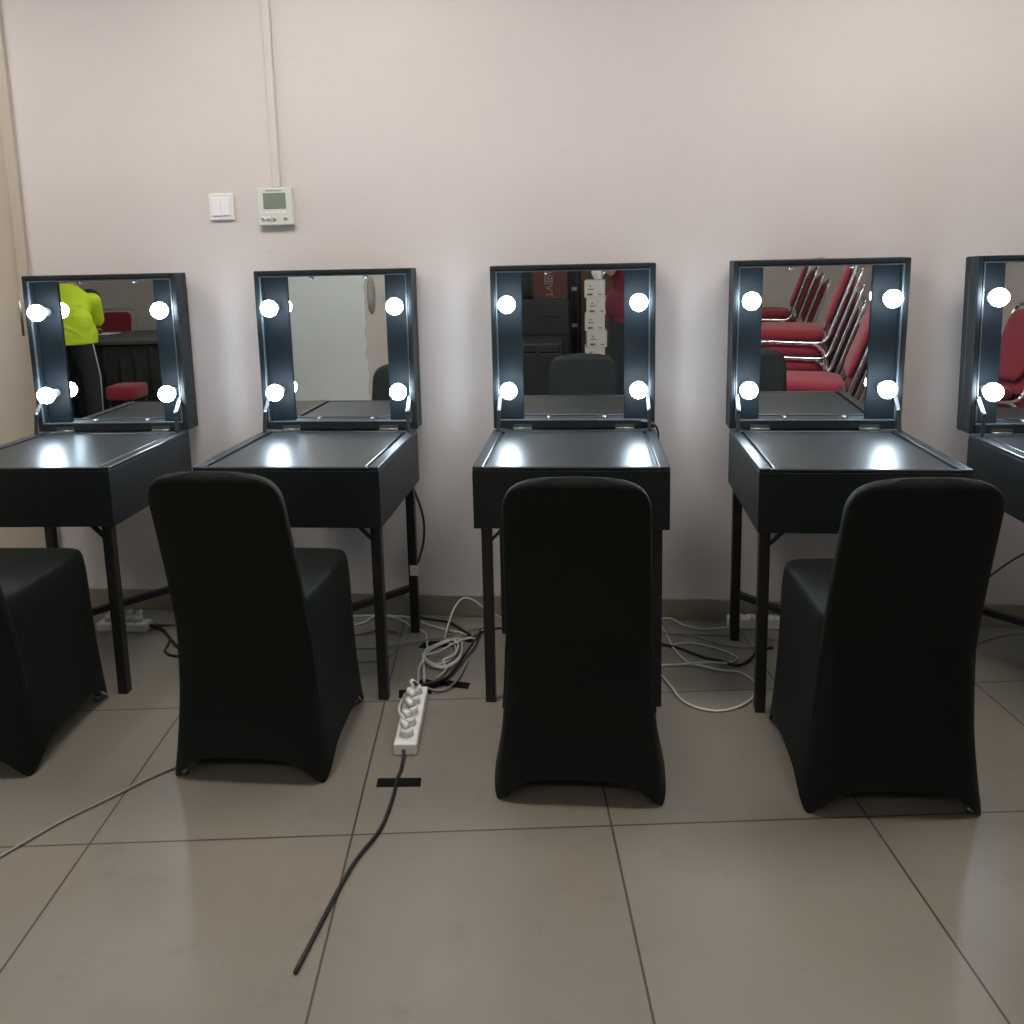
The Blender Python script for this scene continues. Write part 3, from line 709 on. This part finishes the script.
# ------------------------------------------------------------------ people (seen in the mirrors)
def finger_set(mb, wrist, dirv, palm_n, side, curl, s=1.0):
    """palm and five fingers in direction dirv; palm_n = palm normal, side = thumb side direction"""
    d = Vector(dirv).normalized(); n = Vector(palm_n); n = (n - d*n.dot(d)).normalized(); sd = Vector(side); sd = (sd - d*sd.dot(d) - n*sd.dot(n)).normalized()
    w = Vector(wrist)
    for k in range(4): mb.capsule(w + sd*(.02-.013*k)*s, .014*s, w + d*.085*s + sd*(.030-.020*k)*s, .0125*s, 8)
    Ls = (.072, .080, .074, .058)
    for k in range(4):
        p = w + d*.085*s + sd*(.032-.021*k)*s; dd = d.copy(); r = .0088*s
        for q in range(3):
            dd = (dd + n*curl).normalized(); L_ = Ls[k]*s*(.45, .32, .23)[q]
            mb.capsule(p, r, p+dd*L_, r*.9, 8); p = p+dd*L_; r *= .9
    p = w + d*.022*s + sd*.026*s; dd = (d*.6 + sd*.75 + n*.25).normalized(); r = .0115*s
    for q in range(3):
        L_ = (.036, .030, .024)[q]*s; mb.capsule(p, r, p+dd*L_, r*.88, 8); p = p+dd*L_; r *= .9; dd = (dd + d*.25 + n*.25).normalized()

def person(label, loc, rz, J, shirt_m, sleeve=.75, stripe=False, hair_long=False):
    """J: joint positions in local space (faces +y)"""
    t = thing('person', label, 'person', loc, rz)
    V_ = {k: Vector(v) for k, v in J.items()}
    up = (V_['neck']-V_['pelvis']).normalized()
    right = (V_['shR']-V_['shL']).normalized(); fwd = up.cross(right).normalized()
    def ell(c, rx, ry, n=20): return [c + right*rx*math.cos(2*PI*k/n) + fwd*ry*math.sin(2*PI*k/n) for k in range(n)]
    def torso(mb, g):
        P, N = V_['pelvis'], V_['neck']
        rows = [(-.09,.10,.08),(-.05,.150,.105),(.02,.165,.115),(.15,.158,.11),(.35,.145,.102),(.55,.158,.11),(.75,.175,.115),(.88,.170,.10),(.95,.12,.08),(1.0,.06,.06)]
        mb.loft([ell(P+(N-P)*k, a+g, b+g) for k, a, b in rows])
    body = MB(); torso(body, 0)
    hd = V_['head']; hup = (hd-V_['neck']).normalized(); hf = V_['look'].normalized(); hr = hf.cross(hup).normalized(); hf = hup.cross(hr).normalized()
    body.capsule(V_['neck']-hup*.03, .058, hd-hup*.05, .052)
    for c, r, sc in ((hup*.035, .092, 1), (hup*-.02+hf*.012, .082, 1), (hup*-.068+hf*.035, .052, 1)):
        body.capsule(hd+c-hr*.008, r, hd+c+hr*.008, r)
    body.capsule(hd+hf*.098+hup*.012, .010, hd+hf*.115+hup*-.022, .014, 8)           # nose
    body.capsule(hd+hf*.088+hup*-.060-hr*.018, .008, hd+hf*.088+hup*-.060+hr*.018, .008, 8)
    for s in (-1, 1): body.capsule(hd+hr*s*.088+hup*.02, .014, hd+hr*s*.090+hup*-.02, .011, 8)   # ears
    for S in 'LR':
        body.capsule(V_['sh'+S], .052, V_['el'+S], .040); body.capsule(V_['el'+S], .040, V_['wr'+S], .026)
        body.capsule(V_['hip'+S], .085, V_['kn'+S], .056); body.capsule(V_['kn'+S], .055, V_['an'+S], .038)
        a = V_['an'+S]; body.capsule(a+Vector((0,-.03,-.045)), .032, a+Vector((0,.13,-.055)), .028)
        d = V_['hand'+S].normalized(); sgn = 1 if S == 'R' else -1
        finger_set(body, V_['wr'+S]+d*.012, d, V_['palm'+S], V_['thumb'+S], .22)
    bo = body.build('body', M['skin'], t, remesh=.0075, smooth_it=2)
    e = MB()
    for s in (-1, 1): e.ball(hd+hf*.088+hup*.018+hr*s*.033, .012, n=12, m=8)
    e.build('eyes', M['eye'], t)
    MB().capsule(hd+hf*.094+hup*-.060-hr*.016, .006, hd+hf*.094+hup*-.060+hr*.016, .006, 8).build('lips', M['lips'], t)
    h = MB()
    for c, r in ((hup*.052-hf*.014, .098), (hup*.01-hf*.035, .088)): h.capsule(hd+c-hr*.008, r, hd+c+hr*.008, r)
    h.build('hair', M['hair'], t, remesh=.01, smooth_it=2)
    sh = MB(); torso(sh, .018)
    P, N = V_['pelvis'], V_['neck']
    sh.loft([ell(P+(N-P)*k, a, b) for k, a, b in ((-.12-.07,.184,.140),(-.12,.182,.137),(.0,.186,.138),(.2,.180,.132))])
    for S in 'LR':
        e_ = V_['sh'+S].lerp(V_['el'+S], sleeve); sh.capsule(V_['sh'+S], .072, e_, .062)
    if stripe: sh.loft([[Vector((.0+a*math.cos(2*PI*k/24), .01+b_*math.sin(2*PI*k/24), z)) for k in range(24)] for z, a, b_ in ((1.09,.14,.12),(.97,.20,.17),(.86,.235,.195),(.765,.228,.19))])
    for S in 'LR': sh.capsule(V_['hip'+S]+Vector((0,0,.09)), .128, V_['hip'+S]+Vector((0,0,.045)), .128)
    sh.build('shirt', shirt_m, t, remesh=.011, smooth_it=3)
    pn = MB()
    for S in 'LR':
        a_ = V_['an'+S]+Vector((0,0,.03)); pn.capsule(V_['hip'+S]+Vector((0,0,.0)), .102, V_['kn'+S], .076); pn.capsule(V_['kn'+S], .075, a_, .062)
    pn.loft([ell(P+up*z, a, b) for z, a, b in ((-.10,.12,.10),(-.05,.165,.120),(.04,.170,.120),(.08,.165,.115))])
    pn.build('trousers', M['pants'], t, remesh=.011, smooth_it=3)
    if stripe:
        for S, s in (('L', -1), ('R', 1)):
            k_ = V_['kn'+S]; hp = V_['hip'+S]; an = V_['an'+S]
            MB().tube([hp+Vector((s*.103,0,.0)), k_+Vector((s*.077,0,0)), an+Vector((s*.062,0,.05))], .006, 6).build('side_stripe', M['stripe'], t)
    for S in 'LR':
        a = V_['an'+S]; q = MB(); q.capsule(a+Vector((0,-.035,-.045)), .042, a+Vector((0,.14,-.052)), .038)
        for v in q.bm.verts: v.co.z = max(v.co.z, 0)
        q.build('shoe', M['shoe'], t, remesh=.01, smooth_it=2)
    return t
# photographer standing just behind the camera, phone in both hands
person('person in a maroon shirt and dark trousers standing to the right in the middle mirror', (.345, -3.52, 0), 0,
  dict(pelvis=(0,0,.93), neck=(0,.0,1.46), head=(0,.03,1.62), look=(-.35,1,-.12), shL=(-.165,0,1.39), shR=(.165,0,1.39),
       elL=(-.175,.15,1.24), elR=(.22,.12,1.24), wrL=(-.235,.26,1.40), wrR=(-.085,.27,1.40), handL=(.02,.25,1), handR=(-.15,.22,1), palmL=(1,0,0), palmR=(-1,0,0), thumbL=(0,-1,0), thumbR=(0,-1,0),
       hipL=(-.09,0,.90), hipR=(.09,0,.90), knL=(-.10,.02,.50), knR=(.11,.02,.50), anL=(-.11,0,.09), anR=(.12,0,.09)), M['maroon'])
t = thing('mobile_phone', 'black phone held up by the person in the maroon shirt', 'phone', (.190, -3.225, 1.37))
MB().box(-.036, .036, -.004, .004, 0, .15).build('phone_body', M['phone'], t, bevel=.003)
x = MB()
for z in (.135, .115): x.cyl((.022, .004, z), (.022, .006, z), .007, 12)
x.build('camera_lens', M['steel'], t)
# person in neon shirt bending over the long table, seen from behind
person('person in a neon yellow shirt and dark trousers bending over the charcoal table', (-4.10, -3.98, 0), PI,
  dict(pelvis=(0,-.03,.90), neck=(.05,.25,1.22), head=(.05,.47,1.11), look=(.2,.8,-.6), shL=(-.135,.20,1.12), shR=(.165,.20,1.20),
       elL=(-.095,.34,.92), elR=(.20,.34,.95), wrL=(.03,.50,.85), wrR=(.15,.55,.85), handL=(.1,.9,-.15), handR=(-.1,.9,-.15), palmL=(0,0,-1), palmR=(0,0,-1), thumbL=(1,0,0), thumbR=(-1,0,0),
       hipL=(-.10,-.03,.87), hipR=(.09,-.03,.87), knL=(-.16,.0,.48), knR=(.11,.0,.48), anL=(-.19,-.05,.09), anR=(.13,-.05,.09)), M['neon'], sleeve=.85, stripe=True)

# ------------------------------------------------------------------ camera, world, view
cam = bpy.data.cameras.new('camera'); co = bpy.data.objects.new('camera', cam); COL.objects.link(co)
f, pitch, yaw, roll, ch, cd = 833.2876, .16, .1, -.021, 1.3851, 3.1584
PITCH, YAW, ROLL = 0.1600, 0.1000, -0.0210
cy_, sy_ = math.cos(YAW), math.sin(YAW)
fw = Vector((-sy_*math.cos(PITCH), cy_*math.cos(PITCH), -math.sin(PITCH))); r = Vector((cy_, sy_, 0)); u = r.cross(fw)
c, s = math.cos(ROLL), math.sin(ROLL); r2 = c*r + s*u; u2 = -s*r + c*u
co.matrix_world = Matrix(((r2.x, u2.x, -fw.x, 0), (r2.y, u2.y, -fw.y, -cd), (r2.z, u2.z, -fw.z, ch), (0,0,0,1)))
cam.sensor_width = 36; cam.lens = f/1024*36; cam.shift_y = -110/1024; cam.clip_start = .02
sc = bpy.context.scene; sc.camera = co
wd = bpy.data.worlds.new('world'); sc.world = wd; wd.use_nodes = True
wd.node_tree.nodes['Background'].inputs[0].default_value = (.5, .5, .5, 1); wd.node_tree.nodes['Background'].inputs[1].default_value = .1
sc.view_settings.view_transform = 'Standard'; sc.view_settings.look = 'None'; sc.view_settings.gamma = 1; sc.view_settings.exposure = 0
